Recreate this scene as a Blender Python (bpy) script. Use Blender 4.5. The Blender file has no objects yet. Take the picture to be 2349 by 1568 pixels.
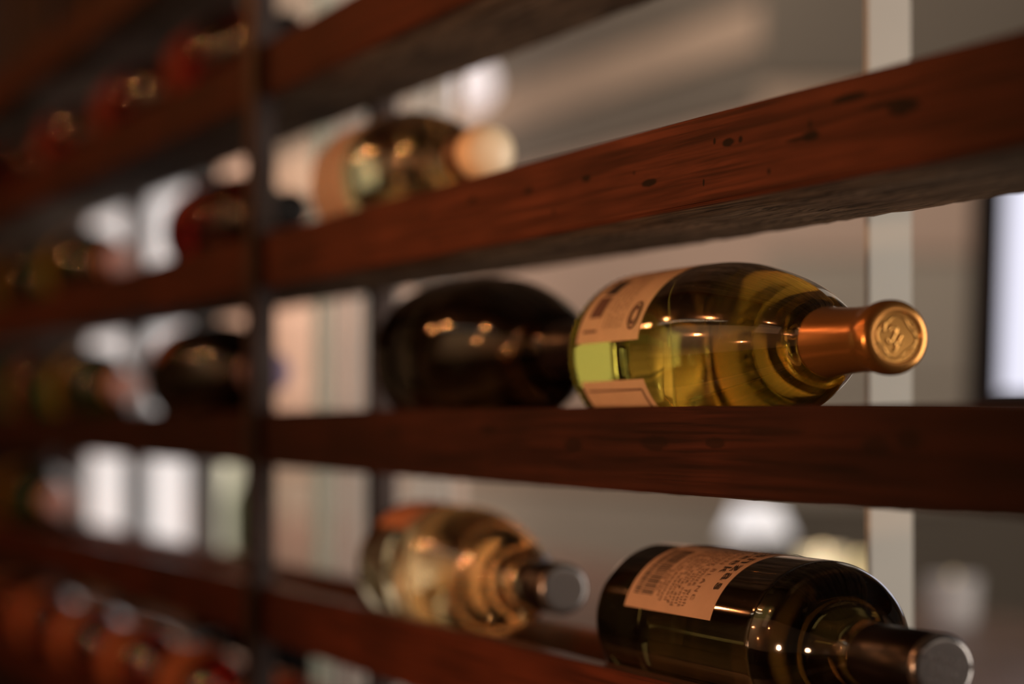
import bpy, bmesh, math, random
from mathutils import Vector
random.seed(4)
S = bpy.context.scene
COL = S.collection
EYE = 1.30
HEAD = math.radians(18.2)
CA, SA = math.cos(HEAD), math.sin(HEAD)
F_PX, HORIZON = 6525.0, 960.0

# ------------------------------------------------------------------ camera, world, light, exposure
cam = bpy.data.cameras.new('camera'); co = bpy.data.objects.new('camera', cam); COL.objects.link(co)
cam.lens = 100; cam.sensor_width = 36; cam.clip_start = 0.02
co.location = (0, 0, EYE)
pitch = math.atan((HORIZON-784)/F_PX)
co.rotation_euler = Vector((-CA*math.cos(pitch), SA*math.cos(pitch), math.sin(pitch))).to_track_quat('-Z', 'Y').to_euler()
cam.dof.use_dof = True; cam.dof.focus_distance = 1.265; cam.dof.aperture_fstop = 3.8
S.camera = co
S.view_settings.view_transform = 'Standard'; S.view_settings.look = 'None'
S.view_settings.gamma = 1; S.view_settings.use_curve_mapping = False
S.view_settings.exposure = 0.0
W = bpy.data.worlds.new('world'); S.world = W; W.use_nodes = True
W.node_tree.nodes['Background'].inputs[0].default_value = (1, .8, .65, 1)
W.node_tree.nodes['Background'].inputs[1].default_value = 0.02

def area(name, loc, target, size, power, col, sy=None):
    l = bpy.data.lights.new(name, 'AREA'); l.energy = power; l.color = col; l.size = size
    if sy: l.shape = 'RECTANGLE'; l.size_y = sy
    o = bpy.data.objects.new(name, l); COL.objects.link(o); o.location = loc
    o.rotation_euler = (Vector(target)-Vector(loc)).to_track_quat('-Z', 'Y').to_euler(); return o
area('back_room_fill', (-4.6, 1.25, 2.6), (-5.0, 2.0, 1.1), 2.6, 24, (1, .86, .74), .8)  # unseen area lamp added to brighten the back walls
area('back_room_far_light', (-7.3, 1.15, 2.75), (-8.0, 1.95, 1.3), .9, 62, (1, .82, .70), .5)
area('daylight_right', (-.25, 2.3, 1.25), (-1.5, .6, 1.3), 1.0, 42, (1, .90, .80), 1.7)
area('right_fill', (1.25, 1.2, 1.9), (-1.2, .6, 1.3), 1.2, 5, (1, .86, .72), .8)  # weak unseen fill added to brighten the cap ends from the right
area('front_fill', (-2.4, -1.9, 2.4), (-1.8, .47, 1.3), .6, .6, (1, .5, .26))
area('added_front_wall_light', (-4.9, -1.75, 2.75), (-4.9, -2.6, 1.3), 2.6, 24, (1, .78, .55), .3)  # unseen lamp added so the green glass refracts a bright wall
sl = bpy.data.lights.new('front_warm_spot', 'SPOT'); sl.energy = 52; sl.color = (1, .52, .27); sl.spot_size = math.radians(50); sl.spot_blend = 1; sl.shadow_soft_size = .06
so = bpy.data.objects.new('front_warm_spot', sl); COL.objects.link(so); so.location = (-.95, -.85, 1.22)
so.rotation_euler = (Vector((-1.42, .47, 1.37))-so.location).to_track_quat('-Z', 'Y').to_euler()

# ------------------------------------------------------------------ helpers
def at(px, py, Y):                      # photo point -> world point on the plane Y
    r = (px-1174.5)/F_PX
    Z = Y/(SA+r*CA)
    return Vector((Z*(-CA+r*SA), Y, EYE+(HORIZON-py)/F_PX*Z))
def mesh_obj(name, bm, mat, parent=None, smooth=False):
    bmesh.ops.recalc_face_normals(bm, faces=bm.faces)
    me = bpy.data.meshes.new(name); bm.to_mesh(me); bm.free()
    if smooth:
        for p in me.polygons: p.use_smooth = True
    if mat: me.materials.append(mat)
    o = bpy.data.objects.new(name, me); COL.objects.link(o)
    if parent: o.parent = parent
    return o
def empty(name, loc, label=None, cat=None, group=None, kind=None):
    o = bpy.data.objects.new(name, None); COL.objects.link(o); o.location = loc; o.empty_display_size = .02
    return tag(o, label, cat, group, kind)
def tag(o, label=None, cat=None, group=None, kind=None):
    for k, v in (('label', label), ('category', cat), ('group', group), ('kind', kind)):
        if v: o[k] = v
    return o
def box(bm, x0, x1, y0, y1, z0, z1, bev=0):
    vs = [bm.verts.new((x, y, z)) for x in (x0, x1) for y in (y0, y1) for z in (z0, z1)]
    fs = [bm.faces.new([vs[i] for i in q]) for q in ((0,1,3,2),(4,6,7,5),(0,4,5,1),(2,3,7,6),(0,2,6,4),(1,5,7,3))]
    if bev:
        es = {e for f in fs for e in f.edges}
        bmesh.ops.bevel(bm, geom=list(es), offset=bev, segments=2, affect='EDGES')
    return bm
def lathe(bm, prof, seg=64, axis='X', jitter=None):
    """revolve [(t, r)] about the X (or Z) axis; r=0 closes to a point"""
    rings = []
    for t, r in prof:
        ring = []
        if r < 1e-6:
            ring = [bm.verts.new((t, 0, 0) if axis == 'X' else (0, 0, t))]
        else:
            for k in range(seg):
                a = 2*math.pi*k/seg
                ring.append(bm.verts.new((t, -r*math.cos(a), r*math.sin(a)) if axis == 'X' else (r*math.cos(a), r*math.sin(a), t)))
        rings.append(ring)
    for A, B in zip(rings, rings[1:]):
        n = max(len(A), len(B))
        for k in range(n):
            k2 = (k+1) % n
            q = []
            for v in (A[k % len(A)], A[k2 % len(A)], B[k2 % len(B)], B[k % len(B)]):
                if v not in q: q.append(v)
            if len(q) > 2:
                try: bm.faces.new(q)
                except ValueError: pass
    return bm
def smooth_prof(P, n=6):                # Catmull-Rom through (t, r) points
    out = []
    for i in range(len(P)-1):
        p0, p1, p2, p3 = P[max(i-1,0)], P[i], P[i+1], P[min(i+2,len(P)-1)]
        for k in range(n):
            u = k/n
            out.append(tuple(.5*((2*b)+(-a+c)*u+(2*a-5*b+4*c-d)*u*u+(-a+3*b-3*c+d)*u**3) for a, b, c, d in zip(p0, p1, p2, p3)))
    out.append(P[-1]); return out
def patch(bm, R, t0, t1, e0, e1, thick=0, nt=8, ne=36):
    """curved sheet on a cylinder about X; e in degrees up from the -Y side"""
    def g(rr):
        return [[bm.verts.new((t0+(t1-t0)*i/nt, -rr(t0+(t1-t0)*i/nt)*math.cos(math.radians(e0+(e1-e0)*j/ne)),
                 rr(t0+(t1-t0)*i/nt)*math.sin(math.radians(e0+(e1-e0)*j/ne)))) for j in range(ne+1)] for i in range(nt+1)]
    Rf = R if callable(R) else (lambda t: R)
    A = g(lambda t: Rf(t)); B = g(lambda t: Rf(t)+thick)
    for G in ((A, B) if thick else (A,)):
        for i in range(nt):
            for j in range(ne): bm.faces.new((G[i][j], G[i+1][j], G[i+1][j+1], G[i][j+1]))
    if not thick: return bm
    for i in range(nt):
        for j in (0, ne): bm.faces.new((A[i][j], A[i+1][j], B[i+1][j], B[i][j]))
    for j in range(ne):
        for i in (0, nt): bm.faces.new((A[i][j], A[i][j+1], B[i][j+1], B[i][j]))
    return bm
def text_geo(s, size, bold=0.0, spacing=1.0, shear=0.0):
    cu = bpy.data.curves.new('t', 'FONT'); cu.body = s; cu.size = size; cu.offset = bold
    cu.space_character = spacing; cu.shear = shear; cu.resolution_u = 3
    o = bpy.data.objects.new('t', cu); COL.objects.link(o)
    dg = bpy.context.evaluated_depsgraph_get(); dg.update()
    me = o.evaluated_get(dg).to_mesh()
    V = [(v.co.x, v.co.y) for v in me.vertices]; Fc = [tuple(p.vertices) for p in me.polygons]
    o.evaluated_get(dg).to_mesh_clear(); bpy.data.objects.remove(o); bpy.data.curves.remove(cu)
    return V, Fc
def wrap_text(bm, s, size, R, t, e_end, align='R', **kw):
    """lettering round the bottle: up = towards the neck, reads downwards on the near side"""
    V, Fc = text_geo(s, size, **kw)
    if not V: return bm
    x0, x1 = min(v[0] for v in V), max(v[0] for v in V)
    vs = []
    for x, y in V:
        u = (x1-x) if align == 'R' else (x0-x)
        e = math.radians(e_end)+u/R
        vs.append(bm.verts.new((t+y, -R*math.cos(e), R*math.sin(e))))
    for f in Fc:
        try: bm.faces.new([vs[i] for i in f])
        except ValueError: pass
    return bm

# ------------------------------------------------------------------ materials
def newmat(name):
    m = bpy.data.materials.new(name); m.use_nodes = True
    nt = m.node_tree; return m, nt, nt.nodes['Principled BSDF']
def plain(name, col, rough=.5, metal=0, spec=.5, emit=0, ecol=None, noise=.0, scale=40, coat=0, bump=0):
    m, nt, b = newmat(name)
    b.inputs['Base Color'].default_value = (*col, 1); b.inputs['Roughness'].default_value = rough
    b.inputs['Metallic'].default_value = metal; b.inputs['Specular IOR Level'].default_value = spec
    b.inputs['Coat Weight'].default_value = coat
    if emit:
        b.inputs['Emission Color'].default_value = (*(ecol or col), 1); b.inputs['Emission Strength'].default_value = emit
    if noise or bump:
        tc = nt.nodes.new('ShaderNodeTexCoord'); n = nt.nodes.new('ShaderNodeTexNoise'); n.inputs['Scale'].default_value = scale
        n.inputs['Detail'].default_value = 5
        nt.links.new(tc.outputs['Object'], n.inputs['Vector'])
        if noise:
            r = nt.nodes.new('ShaderNodeValToRGB')
            r.color_ramp.elements[0].position = .3; r.color_ramp.elements[1].position = .7
            r.color_ramp.elements[0].color = (*[c*(1-noise) for c in col], 1); r.color_ramp.elements[1].color = (*[min(1, c*(1+noise)) for c in col], 1)
            nt.links.new(n.outputs[0], r.inputs[0]); nt.links.new(r.outputs[0], b.inputs['Base Color'])
        if bump:
            bp = nt.nodes.new('ShaderNodeBump'); bp.inputs['Strength'].default_value = bump; bp.inputs['Distance'].default_value = .001
            nt.links.new(n.outputs[0], bp.inputs['Height']); nt.links.new(bp.outputs[0], b.inputs['Normal'])
    return m
def glassy(name, trans, path=.085, ior=1.38, rough=0.0, dust=0.0, coat=.8):
    """wine filled glass: clear refracting surface, colour from absorption over the bottle's width"""
    m, nt, b = newmat(name)
    b.inputs['Roughness'].default_value = rough
    b.inputs['Coat Weight'].default_value = coat; b.inputs['Coat Roughness'].default_value = .075; b.inputs['Coat IOR'].default_value = 1.5
    b.inputs['Transmission Weight'].default_value = 1; b.inputs['IOR'].default_value = ior
    if dust:
        tc = nt.nodes.new('ShaderNodeTexCoord'); n = nt.nodes.new('ShaderNodeTexNoise'); n.inputs['Scale'].default_value = 420; n.inputs['Detail'].default_value = 3
        n2 = nt.nodes.new('ShaderNodeTexNoise'); n2.inputs['Scale'].default_value = 26
        nt.links.new(tc.outputs['Object'], n.inputs['Vector']); nt.links.new(tc.outputs['Object'], n2.inputs['Vector'])
        r = nt.nodes.new('ShaderNodeMapRange'); r.inputs[1].default_value = .66; r.inputs[2].default_value = .78; r.inputs[4].default_value = dust
        mu = nt.nodes.new('ShaderNodeMath'); mu.operation = 'MULTIPLY'
        nt.links.new(n.outputs[0], r.inputs[0]); nt.links.new(r.outputs[0], mu.inputs[0]); nt.links.new(n2.outputs[0], mu.inputs[1])
        d = nt.nodes.new('ShaderNodeBsdfDiffuse'); d.inputs[0].default_value = (.75, .68, .5, 1)
        mx = nt.nodes.new('ShaderNodeMixShader'); out = nt.nodes['Material Output']
        nt.links.new(mu.outputs[0], mx.inputs[0]); nt.links.new(b.outputs[0], mx.inputs[1]); nt.links.new(d.outputs[0], mx.inputs[2])
        nt.links.new(mx.outputs[0], out.inputs[0])
    b.inputs['Base Color'].default_value = (*[c for c in trans], 1)
    return m
def paper(name, col, noise=.06, scale=90, thru=.35):
    m = plain(name, col, .75, noise=noise, scale=scale, spec=.25); nt = m.node_tree; b = nt.nodes['Principled BSDF']
    t = nt.nodes.new('ShaderNodeBsdfTranslucent'); t.inputs[0].default_value = (*col, 1); mx = nt.nodes.new('ShaderNodeMixShader'); mx.inputs[0].default_value = thru
    nt.links.new(b.outputs[0], mx.inputs[1]); nt.links.new(t.outputs[0], mx.inputs[2]); nt.links.new(mx.outputs[0], nt.nodes['Material Output'].inputs[0])
    return m
def wood(name, c_dark, c_light, rough=.58, knots=(), gscale=1.0, bump=.25, coat=.0, knot_k=1.0, spec=.10, fine=.45):
    m, nt, b = newmat(name); N, L = nt.nodes, nt.links
    tc = N.new('ShaderNodeTexCoord'); mp = N.new('ShaderNodeMapping'); mp.inputs['Scale'].default_value = (2.2*gscale, 60*gscale, 75*gscale)
    L.new(tc.outputs['Object'], mp.inputs[0])
    n = N.new('ShaderNodeTexNoise'); n.inputs['Scale'].default_value = 1.6; n.inputs['Detail'].default_value = 9; n.inputs['Roughness'].default_value = .62; n.inputs['Distortion'].default_value = .9
    L.new(mp.outputs[0], n.inputs['Vector'])
    r = N.new('ShaderNodeValToRGB'); r.color_ramp.elements[0].position = .3; r.color_ramp.elements[1].position = .72
    r.color_ramp.elements[0].color = (*c_dark, 1); r.color_ramp.elements[1].color = (*c_light, 1)
    L.new(n.outputs[0], r.inputs[0]); col = r.outputs[0]
    # broad blotches of older and newer stain
    n2 = N.new('ShaderNodeTexNoise'); n2.inputs['Scale'].default_value = 9; n2.inputs['Detail'].default_value = 2; L.new(tc.outputs['Object'], n2.inputs['Vector'])
    r2 = N.new('ShaderNodeMapRange'); r2.inputs[1].default_value = .3; r2.inputs[2].default_value = .7; r2.inputs[3].default_value = .62; r2.inputs[4].default_value = 1.12
    L.new(n2.outputs[0], r2.inputs[0])
    mul = N.new('ShaderNodeMix'); mul.data_type = 'RGBA'; mul.blend_type = 'MULTIPLY'; mul.inputs[0].default_value = 1
    L.new(col, mul.inputs[6]); L.new(r2.outputs[0], mul.inputs[7]); col = mul.outputs[2]
    mf = N.new('ShaderNodeMapping'); mf.inputs['Scale'].default_value = (5*gscale, 160*gscale, 330*gscale); L.new(tc.outputs['Object'], mf.inputs[0])
    nf = N.new('ShaderNodeTexNoise'); nf.inputs['Scale'].default_value = 1.5; nf.inputs['Detail'].default_value = 4; L.new(mf.outputs[0], nf.inputs['Vector'])
    rf = N.new('ShaderNodeMapRange'); rf.inputs[1].default_value = .34; rf.inputs[2].default_value = .52; rf.inputs[3].default_value = fine; L.new(nf.outputs[0], rf.inputs[0])
    m2 = N.new('ShaderNodeMix'); m2.data_type = 'RGBA'; m2.blend_type = 'MULTIPLY'; m2.inputs[0].default_value = 1
    L.new(col, m2.inputs[6]); L.new(rf.outputs[0], m2.inputs[7]); col = m2.outputs[2]
    if knots:
        sp = N.new('ShaderNodeSeparateXYZ'); wn = N.new('ShaderNodeTexNoise'); wn.inputs['Scale'].default_value = 160
        L.new(tc.outputs['Object'], sp.inputs[0]); L.new(tc.outputs['Object'], wn.inputs['Vector'])
        acc = None
        def M(op, a, c):
            q = N.new('ShaderNodeMath'); q.operation = op
            for i, v in enumerate((a, c)):
                if isinstance(v, (int, float)): q.inputs[i].default_value = v
                else: L.new(v, q.inputs[i])
            return q.outputs[0]
        for kx, kz, ax, az in knots:
            dx = M('DIVIDE', M('SUBTRACT', sp.outputs[0], kx), ax); dz = M('DIVIDE', M('SUBTRACT', sp.outputs[2], kz), az)
            d = M('ADD', M('MULTIPLY', dx, dx), M('MULTIPLY', dz, dz))
            d = M('MINIMUM', M('DIVIDE', 1.0, M('ADD', M('MULTIPLY', M('MULTIPLY', d, d), .8), .45)), 1.6)
            acc = d if acc is None else M('MAXIMUM', acc, d)
        acc = M('MULTIPLY', acc, M('ADD', wn.outputs[0], .25))
        cl = N.new('ShaderNodeMapRange'); cl.inputs[1].default_value = .38; cl.inputs[2].default_value = .95; cl.inputs[4].default_value = knot_k; L.new(acc, cl.inputs[0])
        mk = N.new('ShaderNodeMix'); mk.data_type = 'RGBA'; L.new(cl.outputs[0], mk.inputs[0]); L.new(col, mk.inputs[6]); mk.inputs[7].default_value = (.006, .002, .001, 1)
        col = mk.outputs[2]
    L.new(col, b.inputs['Base Color']); b.inputs['Roughness'].default_value = rough; b.inputs['Coat Weight'].default_value = coat; b.inputs['Coat Roughness'].default_value = .3; b.inputs['Specular IOR Level'].default_value = spec
    bp = N.new('ShaderNodeBump'); bp.inputs['Strength'].default_value = bump; bp.inputs['Distance'].default_value = .0012
    L.new(n.outputs[0], bp.inputs['Height']); L.new(bp.outputs[0], b.inputs['Normal'])
    return m

Y0, YW, LIP, BH = .47, .092, .014, .0395        # rack front plane, depth, rail width, rail height
YC = Y0+YW/2
SHELVES = {'zero': .407, 'A': .2715, 'B': .1335, 'C': .0055, 'D': -.1195, 'E': -.25, 'F': -.386}
def knots_px(L_): 
    out = []
    for px, py, ax, az in L_:
        p = at(px, py, Y0); out.append((p.x, p.z, ax*1.1, az*1.3))
    return out
KB = knots_px([(1345,408,.006,.0013),(1490,418,.009,.0014),(1672,325,.006,.0014),(1862,310,.008,.0016),(1615,418,.0012,.0014),(1765,392,.0015,.0011),
      (1455,395,.0013,.0008),(1860,283,.0015,.0014),(1950,222,.014,.0013),(2075,243,.013,.0024),(1212,436,.007,.0013),(1083,458,.007,.0013),(975,492,.007,.0013),
      (1700,318,.002,.0012),(1640,322,.0015,.0012),(1000,555,.006,.001),(1270,485,.002,.001),(1835,317,.012,.0006),(2040,235,.02,.0009)])
KC = knots_px([(1315,1020,.012,.003),(1500,1015,.016,.003),(2010,1025,.012,.003),(2085,1008,.010,.003),(1770,990,.03,.0012),(1640,1015,.01,.002),(900,990,.02,.002),(1120,985,.015,.002)])
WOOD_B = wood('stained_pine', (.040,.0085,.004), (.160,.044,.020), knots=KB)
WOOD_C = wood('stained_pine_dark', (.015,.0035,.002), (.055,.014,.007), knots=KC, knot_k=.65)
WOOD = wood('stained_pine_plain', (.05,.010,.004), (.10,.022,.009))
WOOD_TOP = wood('stained_pine_lit_top', (.10,.032,.016), (.22,.085,.045), rough=.36, spec=.6, bump=.12)  # lighter colour and gloss stand in for the highlight along the rail tops
ROUGH = wood('rough_underside', (.025,.017,.012), (.34,.24,.16), rough=.8, gscale=2.2, bump=1.0, fine=.2)
BAR_M = plain('blackened_steel', (.08,.06,.055), .40, .9, noise=.3, scale=60)
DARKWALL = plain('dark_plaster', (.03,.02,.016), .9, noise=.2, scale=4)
PAPER_TAN = paper('tan_label_paper', (.62,.40,.27), .06, 90)
PAPER_LIT_EDGE = paper('cream_lit_label_edge', (.72,.52,.38), .05, 90)
PAPER_ROSE = paper('rose_label_paper', (.30,.07,.05), .08, 70)
PAPER_YEL = paper('ochre_label_paper', (.40,.24,.03), .08, 70)
PAPER_ORANGE = paper('orange_label_paper', (.68,.27,.13), .08, 70)
INK = plain('black_ink', (.02,.012,.01), .7)
INK_SOFT = plain('brown_ink', (.10,.045,.03), .7)
GOLD = plain('gold_foil', (.50,.22,.055), .25, .8, noise=.08, scale=30, bump=.15)
GOLD_D = plain('gold_foil_seal', (.72,.37,.10), .20, .9)
SILVER = plain('silver_screwcap_top', (.27,.25,.24), .24, .85, noise=.05)
BLACKFOIL = plain('black_foil', (.007,.004,.0035), .3, 0, .22, noise=.2, scale=50)
CREAMFOIL = plain('cream_wax', (.92,.70,.45), .38, noise=.05)
PINKFOIL = plain('pink_foil', (.75,.42,.36), .4, .1, noise=.05)
LILACFOIL = plain('lilac_foil', (.42,.32,.50), .35, .3, noise=.05)
REDFOIL = plain('dark_red_foil', (.16,.01,.008), .3, .2)
G_GREEN = glassy('olive_green_glass', (.57,.47,.065), ior=1.33, dust=.22)
G_BLACK = glassy('deep_olive_glass', (.055,.036,.008), dust=.06)
G_DARK = glassy('near_black_glass', (.018,.010,.004), coat=.35, ior=1.33)
G_CLEAR = glassy('clear_glass_with_amber_wine', (.98,.78,.42), ior=1.34)
G_YELLOW = glassy('pale_yellow_glass', (.95,.82,.40))
G_RED = glassy('dark_red_glass', (.22,.012,.008), coat=.3)
G_EMER = glassy('emerald_glass', (.012,.05,.008), coat=.35)

# ------------------------------------------------------------------ setting
PY = .64
def struct(name, bm, mat, smooth=False, parent=None): 
    o = mesh_obj(name, bm, mat, parent, smooth)
    if not parent: o['kind'] = 'structure'
    return o
FLOORM = wood('floor_boards', (.03,.016,.010), (.08,.045,.03), gscale=.3)
struct('floor', box(bmesh.new(), -9.2, 1.6, -2.7, 5, -.1, 0), FLOORM)
struct('ceiling', box(bmesh.new(), -9.2, 1.6, -2.7, 5, 2.9, 3.0), DARKWALL)
struct('wall_front', box(bmesh.new(), -9.2, 1.6, -2.7, -2.6, 0, 2.9), plain('tan_front_plaster', (.42,.33,.22), .85, noise=.1, scale=3))
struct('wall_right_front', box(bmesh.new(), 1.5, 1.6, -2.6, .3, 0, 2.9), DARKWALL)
struct('wall_right', box(bmesh.new(), 1.5, 1.6, .3, 5, 0, 2.9), plain('pale_warm_plaster', (.62,.50,.38), .85, noise=.06, scale=3))
WALLB = plain('pinkish_plaster', (.56,.40,.31), .85, noise=.06, scale=3)
WALLG = plain('grey_plaster', (.42,.36,.29), .85, noise=.06, scale=3)
WALLT = plain('tan_plaster', (.43,.31,.225), .85, noise=.06, scale=3)
struct('wall_left', box(bmesh.new(), -9.2, -8.6, PY+.03, 2.1, 0, 2.9), WALLB)
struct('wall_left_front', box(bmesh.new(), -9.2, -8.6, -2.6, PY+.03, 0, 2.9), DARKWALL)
struct('trim_20', box(bmesh.new(), -9.2, 1.5, -2.6, -2.57, 0, .95, .004), DARKWALL)  # unseen dark dado added for contrast in what the green bottle refracts
# back wall with broad horizontal boards, then the wall that faces us beyond its corner
YB = 2.0; XC = at(1745, 900, YB).x
wb = struct('wall_back', box(bmesh.new(), -8.6, XC-.02, YB+.03, YB+.25, 0, 2.9), WALLG)
z = 0; k = 0
DARKG = plain('dark_shaded_plaster', (.145,.118,.090), .85, noise=.06, scale=3)  # dark bands; the colour also carries the walls' dimmer top and foot
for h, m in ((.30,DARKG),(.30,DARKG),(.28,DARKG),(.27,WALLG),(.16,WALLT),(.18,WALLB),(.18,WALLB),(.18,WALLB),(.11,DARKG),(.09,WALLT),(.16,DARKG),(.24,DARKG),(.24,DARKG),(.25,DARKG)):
    if z+h > 2.9: h = 2.9-z
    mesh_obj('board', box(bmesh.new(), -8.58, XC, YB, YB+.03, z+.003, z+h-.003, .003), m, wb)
    z += h; k += 1
rt = Vector((SA, CA, 0)); fw = Vector((-CA, SA, 0)); c0 = Vector((XC, YB, 0))
def oriented(name, s0, s1, d0, d1, z0, z1, mat, parent=None):
    bm = bmesh.new(); box(bm, s0, s1, d0, d1, z0, z1, .003)
    for v in bm.verts: v.co = c0+rt*v.co.x+fw*v.co.y+Vector((0, 0, v.co.z))
    return mesh_obj(name, bm, mat, parent)
we = oriented('wall_end', 0, 3.6, .03, .2, 0, 2.9, WALLG); we['kind'] = 'structure'
z = 0; k = 0
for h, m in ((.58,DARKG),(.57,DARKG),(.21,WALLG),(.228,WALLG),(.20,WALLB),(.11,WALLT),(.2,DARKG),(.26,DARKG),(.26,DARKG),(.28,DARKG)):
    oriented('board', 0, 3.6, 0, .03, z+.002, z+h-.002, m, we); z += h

# long bar counter behind the rack
COUNTERW = wood('counter_wood', (.22,.12,.09), (.36,.21,.16), gscale=.5, rough=.35)
CT = EYE-.214
ctr = empty('bar_counter', (-3.5, 1.2, 0), 'long pinkish brown bar counter running behind the wine rack', 'counter')
def loc(o, p):                        # parent keeping world place
    o.parent = p; o.matrix_parent_inverse.identity(); o.location = Vector(o.location)-p.location; return o
loc(mesh_obj('worktop', box(bmesh.new(), -6.6, -1.3, .92, 1.5, CT-.04, CT, .006), COUNTERW), ctr)
loc(mesh_obj('cabinet_base', box(bmesh.new(), -6.5, -1.4, .98, 1.45, 0, CT-.04, .004), DARKWALL), ctr)

# glazed partition right behind the rack: frosted panes, pale post
PY = .64
def X_at(px, Y=PY): return at(px, 900, Y).x
FROST = plain('frosted_daylit_pane', (.8,.8,.8), .5, emit=.86, ecol=(1, .93, .89))
FRAME_G = plain('grey_window_frame', (.30,.29,.28), .5)
POSTM = plain('pale_painted_post', (.47,.45,.40), .5, noise=.04, scale=12)
win = struct('window_1', box(bmesh.new(), X_at(286), X_at(324), PY, PY+.03, .75, 1.66, .002), FRAME_G)
for a, b_ in ((192, 286), (324, 430)):
    mesh_obj('pane', box(bmesh.new(), X_at(a), X_at(b_), PY+.01, PY+.018, EYE-.215, EYE+.262), FROST, win)
for a, b_ in ((176, 192), (430, 446)):
    mesh_obj('window_frame', box(bmesh.new(), X_at(a), X_at(b_), PY, PY+.03, .75, 1.66, .002), FRAME_G, win)
for z0, z1 in ((EYE-.24, EYE-.215), (EYE+.262, EYE+.285)):
    mesh_obj('window_frame', box(bmesh.new(), X_at(176), X_at(446), PY, PY+.03, z0, z1, .002), FRAME_G, win)
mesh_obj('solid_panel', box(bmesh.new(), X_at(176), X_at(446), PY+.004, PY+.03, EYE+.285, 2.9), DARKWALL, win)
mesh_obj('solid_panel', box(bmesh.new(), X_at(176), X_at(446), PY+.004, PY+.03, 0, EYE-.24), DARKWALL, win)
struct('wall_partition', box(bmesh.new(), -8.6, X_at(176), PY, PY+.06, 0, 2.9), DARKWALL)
def ang(px): return HEAD+math.atan((px-1174.5)/F_PX)
def fin(name, px0, px1, mat, y=.62, th=.004):
    X = -y/math.tan(ang(px0)); y1 = -X*math.tan(ang(px1))
    return box(bmesh.new(), X-th, X, y, y1, 0, 2.9, .0008), mat
bm, m_ = fin('', 1992, 2094, POSTM, .645, .004); post = struct('trim_1', bm, m_)
bm, m_ = fin('', 2036, 2070, plain('white_painted_bead', (.85,.82,.77), .4), .657, .004); bm.transform(__import__('mathutils').Matrix.Translation((.0012, 0, 0)))
mesh_obj('bead', bm, m_, post)
# slim upright fins of the partition, each its own thing of the setting
BARP = [plain('pale_fin_a', (.85,.78,.70), .5, noise=.05), plain('pale_fin_b', (.62,.66,.52), .5, noise=.05), plain('pale_fin_c', (.78,.66,.58), .5, noise=.05)]
for i, (a, b_, mi) in enumerate(((722,758,1),(766,780,0),(790,812,2),(822,862,0),(900,930,2),(955,985,0),(1002,1032,0),(1045,1070,2))):
    bm, m_ = fin('', a, b_, BARP[mi]); struct('trim_%d' % (i+2), bm, m_)

# ------------------------------------------------------------------ wine rack
RX0, RX1 = -5.2, -.25
rack = empty('wine_rack', (-2, YC, 0), 'open wall rack of reddish brown stained timber shelves on dark steel uprights', 'wine rack')
for nm, zt in SHELVES.items():
    zt += EYE
    ZT = zt
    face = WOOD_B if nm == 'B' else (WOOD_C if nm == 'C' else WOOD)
    sh = mesh_obj('shelf', box(bmesh.new(), RX0, RX1, Y0+LIP, Y0+YW-LIP, ZT-BH, ZT-.0215, .0008), WOOD_TOP, rack); loc(sh, rack); sh.location = -rack.location
    fr = mesh_obj('front_rail', box(bmesh.new(), RX0, RX1, Y0, Y0+LIP, ZT-BH, ZT, .0014), face, sh)
    br = mesh_obj('back_rail', box(bmesh.new(), RX0, RX1, Y0+YW-LIP, Y0+YW, ZT-BH, ZT, .0014), WOOD_TOP, sh)
    for rail in (fr, br):
        if rail is fr: rail.data.materials.append(WOOD_TOP)
        for p_ in rail.data.polygons:
            if p_.normal.z > .3 and rail is fr: p_.material_index = 1
    # rough sawn underside board, its lower face and back edge broken up
    bm = bmesh.new(); n = 500
    rows = []
    for i in range(n+1):
        x = RX0+(RX1-RX0)*(i/n)
        rows.append([bm.verts.new((x, y+(random.uniform(-.0006,.0006) if j == 4 else 0), ZT-BH-.0012-(random.uniform(0,.0007) if j else -.0011))) for j, y in enumerate((Y0+.0045, Y0+.02, Y0+.045, Y0+.07, Y0+YW))]
                    + [bm.verts.new((x, Y0+YW, ZT-BH)), bm.verts.new((x, Y0+.0045, ZT-BH))])
    for A, B in zip(rows, rows[1:]):
        for j in range(7): bm.faces.new((A[j], A[(j+1)%7], B[(j+1)%7], B[j]))
    bm.faces.new(rows[0]); bm.faces.new(rows[-1])
    mesh_obj('underside_board', bm, ROUGH, sh)
for xb in (-3.55, -2.03, -.45):
    up = mesh_obj('upright', box(bmesh.new(), xb, xb+.030, Y0-.0075, Y0+.0085, 0, 2.9, .001), BAR_M, rack); up.location = -rack.location
    up2 = mesh_obj('upright', box(bmesh.new(), xb, xb+.030, Y0+YW-.0085, Y0+YW+.0075, 0, 2.9, .001), BAR_M, rack); up2.location = -rack.location

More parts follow.
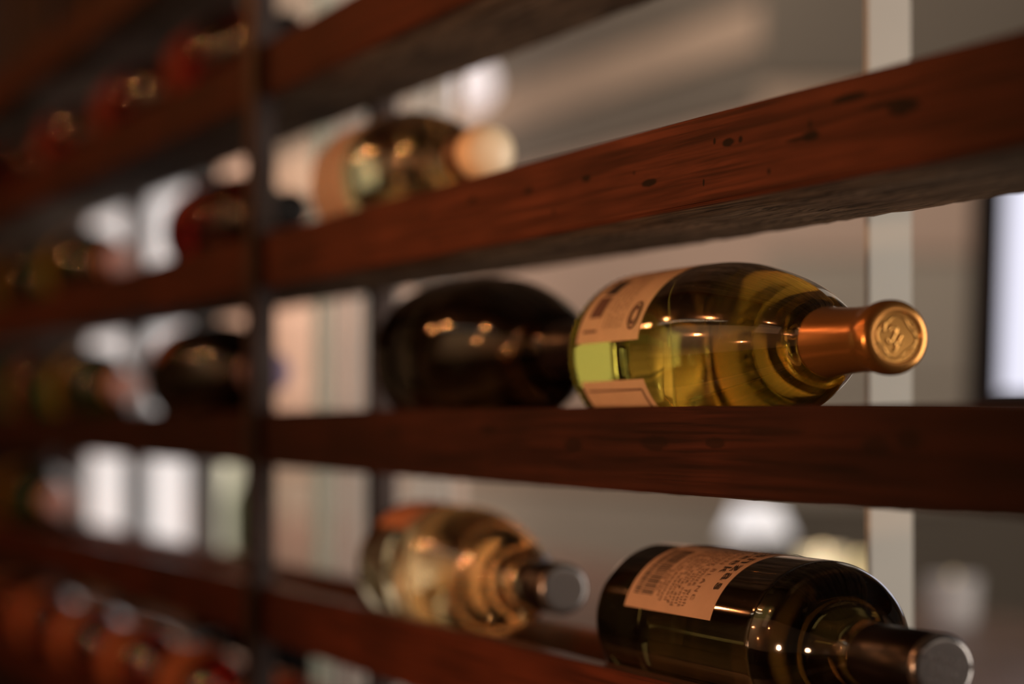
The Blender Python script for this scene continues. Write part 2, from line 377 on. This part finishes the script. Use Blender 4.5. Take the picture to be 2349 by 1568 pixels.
# ------------------------------------------------------------------ bottles
def bottle_profile(kind, R, L, r_neck):
    if kind == 'burgundy':
        pts = [(.000,R*.80),(.0015,R*.93),(.006,R*.985),(.018,R),(.08,R),(.105,R),(.122,R*.993),(.140,R*.957),(.157,R*.893),(.175,R*.81),(.190,R*.725),(.206,R*.61),(.219,R*.49),(.228,r_neck*1.12),(.234,r_neck*1.02),(.245,r_neck*.97)]
        s = L/.295
    else:
        pts = [(.000,R*.80),(.0015,R*.93),(.006,R*.985),(.018,R),(.08,R),(.184,R),(.197,R*.985),(.207,R*.92),(.2155,R*.78),(.2225,R*.60),(.230,R*.47),(.238,r_neck*1.02),(.25,r_neck*.97)]
        s = L/.308
    pts = [(t*s, r) for t, r in pts]
    return pts, s
def make_bottle(x_cap, z_top, kind, R, L, glass, foil, cap_len, label, group, r_neck=.0142, cap_mat=None, y=None, end='lip', seg=72, labels=()):
    """bottle lying along the rack, neck towards +X; z_top = top of the rails it rests on"""
    chord = (YW-2*LIP)/2
    zc = EYE+z_top+math.sqrt(R*R-chord*chord)+.0003
    root = empty('wine_bottle', (x_cap-L, YC if y is None else y, zc), label, 'wine bottle', group)
    pts, s = bottle_profile(kind, R, L, r_neck)
    prof = [(.030, 0), (.0285, R*.10), (.018, R*.30), (.006, R*.52), (.0012, R*.66), (0, R*.72)] + smooth_prof(pts, 5)
    prof += [(L-.012, r_neck*.95), (L-.003, r_neck*.97), (L-.002, 0)]
    cuts = sorted({round(c, 5) for lb in labels for c in lb[:2]})
    P2 = []
    for (ta, ra), (tb, rb) in zip(prof, prof[1:]):
        P2.append((ta, ra))
        if ra > R*.9:
            for c in cuts:
                if ta+1e-5 < c < tb-1e-5: P2.append((c, ra+(rb-ra)*(c-ta)/(tb-ta)))
    P2.append(prof[-1])
    bm = lathe(bmesh.new(), P2, seg)
    bmesh.ops.recalc_face_normals(bm, faces=bm.faces)
    dead = []                            # paper replaces the glass surface where a label is glued on
    for f in bm.faces:
        c = f.calc_center_median()
        if math.hypot(c.y, c.z) < R*.9: continue
        e = math.degrees(math.atan2(c.z, -c.y))
        for t0_, t1_, e0_, e1_, *_r in labels:
            ee = e if e > -120 or e0_ < -100 else e+360
            if t0_ < c.x < t1_ and e0_ < ee < e1_: dead.append(f); break
    bmesh.ops.delete(bm, geom=dead, context='FACES')
    me = bpy.data.meshes.new('body'); bm.to_mesh(me); bm.free()
    for p_ in me.polygons: p_.use_smooth = True
    me.materials.append(glass)
    body = bpy.data.objects.new('body', me); COL.objects.link(body); body.parent = root
    labs = []
    for t0_, t1_, e0_, e1_, lm in labels:
        labs.append(mesh_obj('label', patch(bmesh.new(), R+.0002, t0_-.0004, t1_+.0004, e0_-.6, e1_+.6), lm, root, True))
    # capsule
    t0 = L-cap_len; rn = lambda t: r_neck
    if end == 'lip':
        rr = [(t0, r_neck*1.075), (t0+.0002, r_neck*1.085), (t0+.012, r_neck*1.03), (t0+cap_len*.45, r_neck*.985), (L-.018, r_neck*1.0), (L-.013, r_neck*1.055), (L-.009, r_neck*1.10),
              (L-.0048, r_neck*1.105), (L-.0022, r_neck*1.06), (L-.0006, r_neck*.97), (L, r_neck*.87), (L+.0001, r_neck*.76), (L-.0009, r_neck*.73)]
        cap = mesh_obj('capsule', lathe(bmesh.new(), smooth_prof(rr, 4), seg), foil, root, True)
        disc = mesh_obj('capsule_top', lathe(bmesh.new(), [(L-.0009, r_neck*.735), (L-.0010, r_neck*.5), (L-.0010, 0)], seg), cap_mat or foil, cap, True)
    else:                               # straight screwcap
        rr = [(t0, r_neck*.9), (t0+.0003, r_neck*1.02), (t0+.002, r_neck*1.05), (L-.0043, r_neck*1.05), (L-.004, r_neck*1.02)]
        cap = mesh_obj('screwcap', lathe(bmesh.new(), rr, seg), foil, root, True)
        disc = mesh_obj('capsule_top', lathe(bmesh.new(), smooth_prof([(L-.0042, r_neck*1.055), (L-.0026, r_neck*1.045), (L-.0011, r_neck*.99), (L-.0002, r_neck*.90), (L, r_neck*.80), (L, r_neck*.4), (L, 0)], 3), seg), cap_mat or foil, cap, True)
    return root, body, cap, disc, R, labs
def add_label(b, t0, t1, e0, e1, mat, name='label', lift=.00025):
    return mesh_obj(name, patch(bmesh.new(), b[4]+lift, t0, t1, e0, e1), mat, b[0], True)

# --- green bottle, middle shelf (in focus)
g = make_bottle(-1.062, SHELVES['C'], 'burgundy', .0413, .295, G_GREEN, GOLD, .066,
    'olive green glass wine bottle with gold foil capsule nearest the camera on the middle shelf', None, cap_mat=GOLD_D, seg=144,
    labels=[(.016,.102,7.5,117.5,PAPER_TAN), (.018,.104,-102.5,-20,PAPER_TAN)])
RG = g[4]; g[0].rotation_euler = (0, math.radians(-.33), 0)
l1, l2 = g[5]
for (a0,a1,e0,e1,mt) in ((.026,.043,44,60,INK),(.026,.043,25,42,INK_SOFT),(.024,.043,14,16,INK_SOFT)):
    mesh_obj('barcode', patch(bmesh.new(), RG+.0006, a0, a1, e0, e1, 0, 2, 10), mt, l1, True)
bm = bmesh.new()
for i, ln in enumerate(('produced and bottled with care', 'from vines grown on the cool', 'coastal hills above the bay', 'aged in oak on the lees with', 'a bright and lasting finish')):
    wrap_text(bm, ln, .0042, RG+.0007, .074-i*.0058, 16, spacing=1.05)
mesh_obj('lettering', bm, INK_SOFT, l1)
bm = bmesh.new()           # round stamp with a small star inside
def ring_patch(bm, R, tc, ec, r0, r1, n=28):
    A = []
    for k in range(n):
        a = 2*math.pi*k/n; A.append([])
        for rr in (r0, r1):
            e = math.radians(ec)+rr*math.sin(a)/R
            A[-1].append(bm.verts.new((tc+rr*math.cos(a), -R*math.cos(e), R*math.sin(e))))
    for k in range(n): bm.faces.new((A[k][0], A[(k+1)%n][0], A[(k+1)%n][1], A[k][1]))
ring_patch(bm, RG+.0007, .0905, 24, .0062, .0075); ring_patch(bm, RG+.0007, .0905, 24, .0032, .0052)
mesh_obj('round_stamp', bm, INK_SOFT, l1)
mesh_obj('border_or_lit_edge', patch(bmesh.new(), RG+.0006, .024, .098, -27, -25.6, 0, 4, 2), INK_SOFT, l2, True)
mesh_obj('border_or_lit_edge', patch(bmesh.new(), RG+.0006, .097, .0985, -90, -26, 0, 1, 20), INK_SOFT, l2, True)
# knurled heel ring
bm = bmesh.new()
for row, (tt, rr) in enumerate(((.0030, RG*.945), (.0070, RG*.965))):
    for k in range(66):
        a = 2*math.pi*(k+.5*row)/66
        bmesh.ops.create_icosphere(bm, subdivisions=1, radius=.0019)
        for v in bm.verts[-12:]: v.co += Vector((tt, -rr*math.cos(a), rr*math.sin(a)))
mesh_obj('heel_knurling', bm, G_GREEN, g[0], True)
# raised monogram and rim dashes of the gold seal
def tube(bm, pts, r, n=6):
    prev = None
    for i, p in enumerate(pts):
        d = (pts[min(i+1, len(pts)-1)]-pts[max(i-1, 0)]).normalized()
        u = d.cross(Vector((1, 0, 0)));  u = u.normalized() if u.length > 1e-6 else Vector((0, 1, 0)); w = d.cross(u)
        ring = [bm.verts.new(p+u*r*math.cos(2*math.pi*k/n)+w*r*math.sin(2*math.pi*k/n)) for k in range(n)]
        if prev:
            for k in range(n): bm.faces.new((prev[k], prev[(k+1)%n], ring[(k+1)%n], ring[k]))
        else: bm.faces.new(ring)
        prev = ring
    bm.faces.new(prev); return bm
def on_seal(pl, L=.295, lift=-.0006): return [Vector((L+lift, y*.001, z*.001)) for y, z in pl]
bm = bmesh.new()
def spline2(P, n=5): return smooth_prof([tuple(p) for p in P], n)
for st in ([(-5.2,6.2),(-5.6,2.2)], [(-3.6,2.6),(-2.0,4.2),(-.6,2.4),(-1.6,-.4),(-3.4,-2.4),(-4.4,-.6)], [(.4,4.0),(-.4,1.0)],
           [(-1.0,-1.4),(-.2,-4.4),(-1.6,-6.0)], [(2.4,.8),(1.2,-1.0),(.2,-3.4),(-.6,-5.6)], [(.2,-3.2),(2.6,-2.2)]):
    tube(bm, on_seal(spline2(st)), .00062)
sh = []
for k in range(49):
    a = 2*math.pi*k/48; rr = 8.1+.9*math.cos(4*a+.6); sh.append((rr*math.cos(a), rr*math.sin(a)))
tube(bm, on_seal(sh, lift=-.0007), .00045)
for a0 in (20, 34, 48, -20, -32, -44, -56, -68, 200, 212, 224, 236):
    a = math.radians(a0); tube(bm, on_seal([(8.2*math.cos(a), 8.2*math.sin(a)), (9.6*math.cos(a), 9.6*math.sin(a))], lift=-.0006), .0004)
mesh_obj('embossing', bm, GOLD_D, g[2], True)

# --- black-green bottle, lower shelf (in focus)
k = make_bottle(-1.0204, SHELVES['D'], 'bordeaux', .0378, .308, G_BLACK, BLACKFOIL, .062,
    'dark olive glass bottle with tan back label and silver screwcap top, lower right', None, r_neck=.0133, cap_mat=SILVER, end='screw', seg=144,
    labels=[(.044,.152,15,127.5,PAPER_TAN)])
RK = k[4]
lk = k[5][0]
for a0, a1 in ((.051, .058), (.0605, .075)):
    bm = bmesh.new(); e = 25
    while e < 70:
        w = random.choice((.6, .9, 1.4)); patch(bm, RK+.0006, a0, a1, e, e+w, 0, 1, 1); e += w+random.choice((.7, 1.0))
    mesh_obj('barcode', bm, INK, lk)
mesh_obj('barcode', patch(bmesh.new(), RK+.0006, .055, .076, 84, 112, 0, 1, 12), INK_SOFT, lk)
bm = bmesh.new()
wrap_text(bm, 'Matanzas', .0122, RK+.0007, .1415, 36, bold=.0001, spacing=1.15)
wrap_text(bm, 'Creek', .0100, RK+.0007, .1320, 50, bold=.0001, spacing=1.15)
mesh_obj('lettering', bm, INK, lk)
bm = bmesh.new()
wrap_text(bm, 'SAUVIGNON BLANC', .0048, RK+.0007, .1225, 26, spacing=1.35)
for i, (ln, e) in enumerate((('A crisp and lively white with', 21), ('citrus, melon and stone fruit', 20), ('flavors grown in the cool', 22), ('vineyards of the valley and', 20), ('bottled at the estate winery', 21), ('serve chilled with seafood', 23))):
    wrap_text(bm, ln, .0046, RK+.0007, .1155-i*.0047, e, spacing=1.1)
for i, ln in enumerate(('GOVERNMENT WARNING', 'contains sulfites', '750 ML')):
    wrap_text(bm, ln, .0042, RK+.0007, .0835-i*.0012*3.6+.002, 22+i*3, spacing=1.05)
mesh_obj('lettering', bm, INK_SOFT, lk)
bm = bmesh.new()
for s_, zz, sz in (('MATANZAS', .0022, .0042), ('CREEK', -.0026, .0042), ('WINERY', -.0072, .0036)):
    V, Fc = text_geo(s_, sz, bold=.00012, spacing=1.1); x0, x1 = min(v[0] for v in V), max(v[0] for v in V)
    ca, sa = math.cos(math.radians(-16)), math.sin(math.radians(-16))
    vs = []
    for x, yy in V:
        u, w = x-(x0+x1)/2, yy+zz
        vs.append(bm.verts.new((.308+.0003, u*ca-w*sa, u*sa+w*ca)))
    for f in Fc:
        try: bm.faces.new([vs[i] for i in f])
        except ValueError: pass
r_ = bmesh.ops.extrude_face_region(bm, geom=bm.faces[:])
for v in [e for e in r_['geom'] if isinstance(e, bmesh.types.BMVert)]: v.co.x -= .0005
mesh_obj('embossing', bm, plain('bright_silver', (.42,.39,.38), .25, .9), k[2])

# --- fat black bottle behind the green one
b2 = make_bottle(-1.4156, SHELVES['C'], 'burgundy', .0455, .300, G_DARK, BLACKFOIL, .055,
    'broad near black bottle, its neck pointing at the base of the olive green bottle', None)
# --- clear bottle on the lower shelf
b3 = make_bottle(-1.4766, SHELVES['D'], 'burgundy', .041, .292, G_CLEAR, BLACKFOIL, .040,
    'clear glass bottle of amber wine with black neck and silver top, lower shelf', None, r_neck=.0135, cap_mat=SILVER, end='screw',
    labels=[(.02,.085,40,125,PAPER_ORANGE)])
# --- pale yellow bottle on the second shelf
b4 = make_bottle(-1.6124, SHELVES['B'], 'burgundy', .041, .281, G_YELLOW, plain('brown_neck_foil', (.12,.05,.02), .4, noise=.1), .045,
    'pale yellow glass wine bottle with tan label and round cream end on the upper shelf', None, cap_mat=CREAMFOIL,
    labels=[(.01,.092,-60,110,PAPER_TAN)])
mesh_obj('border_or_lit_edge', patch(bmesh.new(), b4[4]+.0007, .080, .0925, -62, 112), PAPER_LIT_EDGE, b4[0], True)  # cream strip paints the light coming through the label's neck-side edge
mesh_obj('wax_seal', lathe(bmesh.new(), [(.262,.0139),(.264,.0162),(.274,.0166),(.281,.0155),(.284,.012),(.2855,.006),(.286,0)], 48), CREAMFOIL, b4[0], True)

# --- farther bottles: (cap x, shelf, kind, R, L, glass, foil, cap material, label parts, label text, group)
FAR = [
 (-2.107,'B','burgundy',.041,.300,G_RED,BLACKFOIL,None,[(.02,.10,10,110,PAPER_ROSE)],'dark red wine bottle with black capsule beside the steel upright on the upper shelf'),
 (-2.82,'B','burgundy',.041,.300,G_EMER,PINKFOIL,None,[(.05,.11,-80,100,PAPER_YEL)],'green bottle with pink capsule and ochre band, left of the upright, upper shelf'),
 (-3.20,'B','burgundy',.041,.300,G_EMER,PINKFOIL,None,[(.05,.11,-80,100,PAPER_YEL)],'green glass bottle at the far left end of the upper shelf'),
 (-2.169,'C','burgundy',.0445,.300,G_DARK,LILACFOIL,None,[(.015,.06,20,110,PAPER_ORANGE)],'near black bottle with lilac capsule, behind the steel upright on the middle shelf'),
 (-2.78,'C','burgundy',.041,.300,G_EMER,PINKFOIL,None,[(.06,.12,-80,100,PAPER_YEL)],'green glass bottle with pink capsule and ochre band on the middle shelf'),
 (-3.12,'C','burgundy',.041,.300,G_EMER,PINKFOIL,None,[(.10,.17,-80,100,PAPER_ROSE)],'green glass bottle with rose label at the far left of the middle shelf'),
 (-3.19,'D','burgundy',.041,.300,G_EMER,PINKFOIL,None,[(.06,.12,-80,100,PAPER_YEL)],'green glass bottle with pink capsule at the far left of the lower shelf'),
 (-2.12,'A','burgundy',.041,.295,G_RED,BLACKFOIL,None,[(.01,.09,-60,100,PAPER_ROSE)],'dark red bottle with black capsule just right of the upright on the top shelf'),
 (-2.47,'A','burgundy',.041,.295,G_RED,REDFOIL,None,[(.01,.09,-60,100,PAPER_ROSE)],'dark red bottle with rose label, second from the upright on the top shelf'),
 (-2.84,'A','burgundy',.041,.295,G_RED,REDFOIL,None,[(.01,.09,-60,100,PAPER_ROSE)],'dark red bottle with rose label, third from the upright on the top shelf'),
 (-3.20,'A','burgundy',.041,.295,G_RED,REDFOIL,None,[],'dark red bottle in the shade at the far left of the top shelf'),
]
for xc, shf, kd, R, L, gl, fo, cm, labs, text in FAR:
    make_bottle(xc, SHELVES[shf], kd, R, L, gl, fo, .05, text, None, cap_mat=cm, seg=72, labels=labs)
# bottom row, contiguous bottles with orange labels
words = ['nearest the camera at the bottom edge', 'second along, partly behind the upright', 'third along, left of the upright', 'fourth along from the camera', 'fifth along, half in shade', 'sixth along, at the dark far left']
for i in range(6):
    xc = -1.92-i*.283
    make_bottle(xc, SHELVES['E'], 'burgundy', .0365, .272, G_RED, (SILVER, PINKFOIL, SILVER, PINKFOIL, PINKFOIL, REDFOIL)[i], .05,
        'red bottle with orange label on the bottom shelf, '+words[i], None, cap_mat=PINKFOIL, seg=72, labels=[(.03,.115,-30,110,PAPER_ORANGE)])

# ------------------------------------------------------------------ back room things
def lathe_thing_part(name, prof, mat, parent, seg=40): return mesh_obj(name, lathe(bmesh.new(), prof, seg, 'Z'), mat, parent, True)
def place(px, Z, z=None):
    r = (px-1174.5)/F_PX; return Vector((Z*(-CA+r*SA), Z*(SA+r*CA), CT if z is None else z))
# table lamp with white shade
p = place(1735, 3.55)
SHADE = plain('white_lit_shade', (.85,.83,.82), .6, emit=.75, ecol=(1,.95,.95))
DARKM = plain('dark_bronze', (.04,.03,.025), .4, .7)
tl = empty('table_lamp', p, 'small table lamp with glowing white shade on the bar counter behind the rack', 'lamp')
lathe_thing_part('base', [(0,0),(0,.03),(.004,.03),(.008,.008),(.010,0)], DARKM, tl)
lathe_thing_part('stem', [(.008,0),(.008,.004),(.085,.004),(.085,0)], DARKM, tl)
lathe_thing_part('lamp_shade', [(.068,.044),(.107,.026),(.1075,.025),(.0685,.043),(.068,.044)], SHADE, tl)
# candle glasses
def candle(px, Z, h, col, em, text):
    p = place(px, Z)
    t = empty('candle_glass', p, text, 'candle', None)
    lathe_thing_part('glass_cup', [(0,0),(0,.020),(.004,.023),(h,.027),(h,.025),(.006,.021),(.006,0)], plain('amber_candle_glass', col, .3, emit=em*.7, ecol=col), t)
    lathe_thing_part('wax', [(.0065,0),(.0065,.0205),(h*.5,.022),(h*.5,0)], plain('candle_wax', (.9,.8,.6), .5), t)
    lathe_thing_part('flame', [(h*.52,0),(h*.6,.0055),(h*.72,.0075),(h*.95,.003),(h*1.1,0)], plain('candle_flame', (1,.75,.4), .5, emit=em*5, ecol=(1,.72,.36)), t)
candle(1885, 3.45, .052, (1,.80,.50), 1.5, 'bright warm candle glass on the bar counter, left of its neighbours')
candle(1972, 3.25, .055, (.75,.60,.32), .8, 'dim yellowish candle glass on the bar counter, middle of the three')
candle(2185, 2.95, .050, (.55,.50,.47), .25, 'dull grey candle glass on the bar counter, at the right')
# white dish beside the bright candle
pd = place(1940, 3.15)
dish = tag(lathe_thing_part('dish', [(0,0),(0,.02),(.006,.03),(.022,.042),(.024,.042),(.009,.028),(.004,0)], plain('white_china', (.75,.76,.78), .25), None), 'small white dish between the candle glasses on the bar counter', 'dish'); dish.location = pd
# cream vase and green bottle at the far left of the counter
pv = place(492, 4.4)
lan = empty('lantern', pv, 'glowing cream glass lantern on the far end of the bar counter', 'lamp')
lathe_thing_part('base', [(0,0),(0,.034),(.006,.034),(.008,.02),(.008,0)], DARKM, lan)
lathe_thing_part('glass_shade', [(.008,0),(.009,.034),(.03,.043),(.10,.043),(.14,.036),(.158,.024),(.16,0)], plain('cream_lit_glass', (.85,.80,.58), .4, emit=.72, ecol=(1,.92,.68)), lan)
lathe_thing_part('lid', [(.159,0),(.159,.026),(.164,.024),(.170,.006),(.178,.004),(.178,0)], DARKM, lan)
pg = place(572, 4.3)
sg = tag(lathe_thing_part('jug', [(0,0),(0,.028),(.01,.032),(.09,.034),(.12,.02),(.15,.018),(.158,.020),(.155,.016),(.12,.016),(.02,.028),(.01,0)], plain('sage_glaze', (.36,.42,.22), .4, noise=.05), None), 'sage green jug standing beside the cream lantern', 'jug'); sg.location = pg
# hanging globe behind the upper shelves
r = place(1075, 3.9, EYE+(HORIZON-190)/F_PX*3.9)
pl = empty('pendant_lamp', r, 'glowing pinkish white pendant globe hanging behind the upper shelf', 'lamp')
lathe_thing_part('globe', [(-.037,0),(-.034,.016),(-.02,.032),(0,.038),(.02,.033),(.033,.018),(.037,0)], plain('pink_white_globe', (.9,.8,.78), .4, emit=.85, ecol=(1,.86,.84)), pl)
lathe_thing_part('cord', [(.035,0),(.035,.0025),(2.9-r.z,.0025),(2.9-r.z,0)], DARKM, pl, 8)
# tilted bright screen on the counter at the right
Zs = 3.0; ps = place(2262, Zs)
scr = empty('display_screen', ps+rt*.12, 'bright white screen in a dark frame standing on the bar counter at the right edge', 'screen')
yaw = math.atan2(rt.y, rt.x)-math.radians(17)
scr.rotation_euler = (0, 0, yaw)
def tilt_box(name, x0, x1, y0, y1, z0, z1, m, tilt=-.27, zoff=.23, bev=.003):
    bm = box(bmesh.new(), x0, x1, y0, y1, z0, z1, bev)
    from mathutils import Matrix
    bm.transform(Matrix.Translation((0, 0, zoff)) @ Matrix.Rotation(tilt, 4, 'X'))
    return mesh_obj(name, bm, m, scr)
BLK = plain('black_plastic', (.02,.018,.017), .45)
tilt_box('frame', -.142, .44, 0, .03, -.012, .36, BLK)
tilt_box('screen_panel', -.105, .42, -.002, .001, .012, .34, plain('lit_white_screen', (.1,.1,.1), .4, emit=1.0, ecol=(.86,.85,1)), bev=0)
mesh_obj('stand', box(box(bmesh.new(), .06, .24, -.06, .16, 0, .014, .003), .13, .17, .02, .05, .012, .30), BLK, scr)

# warm bulbs hanging in the dark front room, seen only as reflections in the glass
BULB = plain('warm_bulb', (1,.6,.3), .4, emit=3600, ecol=(1,.33,.10))
for q in ((-4.95,-1.25,2.66),(-3.75,-1.46,2.75),(-4.0,-2.0,2.02),(-2.3,-1.35,2.62),(-1.8,-2.05,2.12),(-6.1,-1.12,2.48),(-3.0,-2.15,1.55)):
    q = Vector(q)
    t = empty('hanging_bulb', q, 'small warm bulb hanging in the dark room in front of the rack', 'light bulb', 'warm bulbs mirrored in the bottles')
    lathe_thing_part('bulb', [(-.010,0),(-.008,.005),(-.003,.0085),(.003,.0085),(.008,.004),(.010,0)], BULB, t, 16)
    lathe_thing_part('cord', [(.009,0),(.009,.004),(.018,.003),(2.9-q.z,.002),(2.9-q.z,0)], DARKM, t, 8)
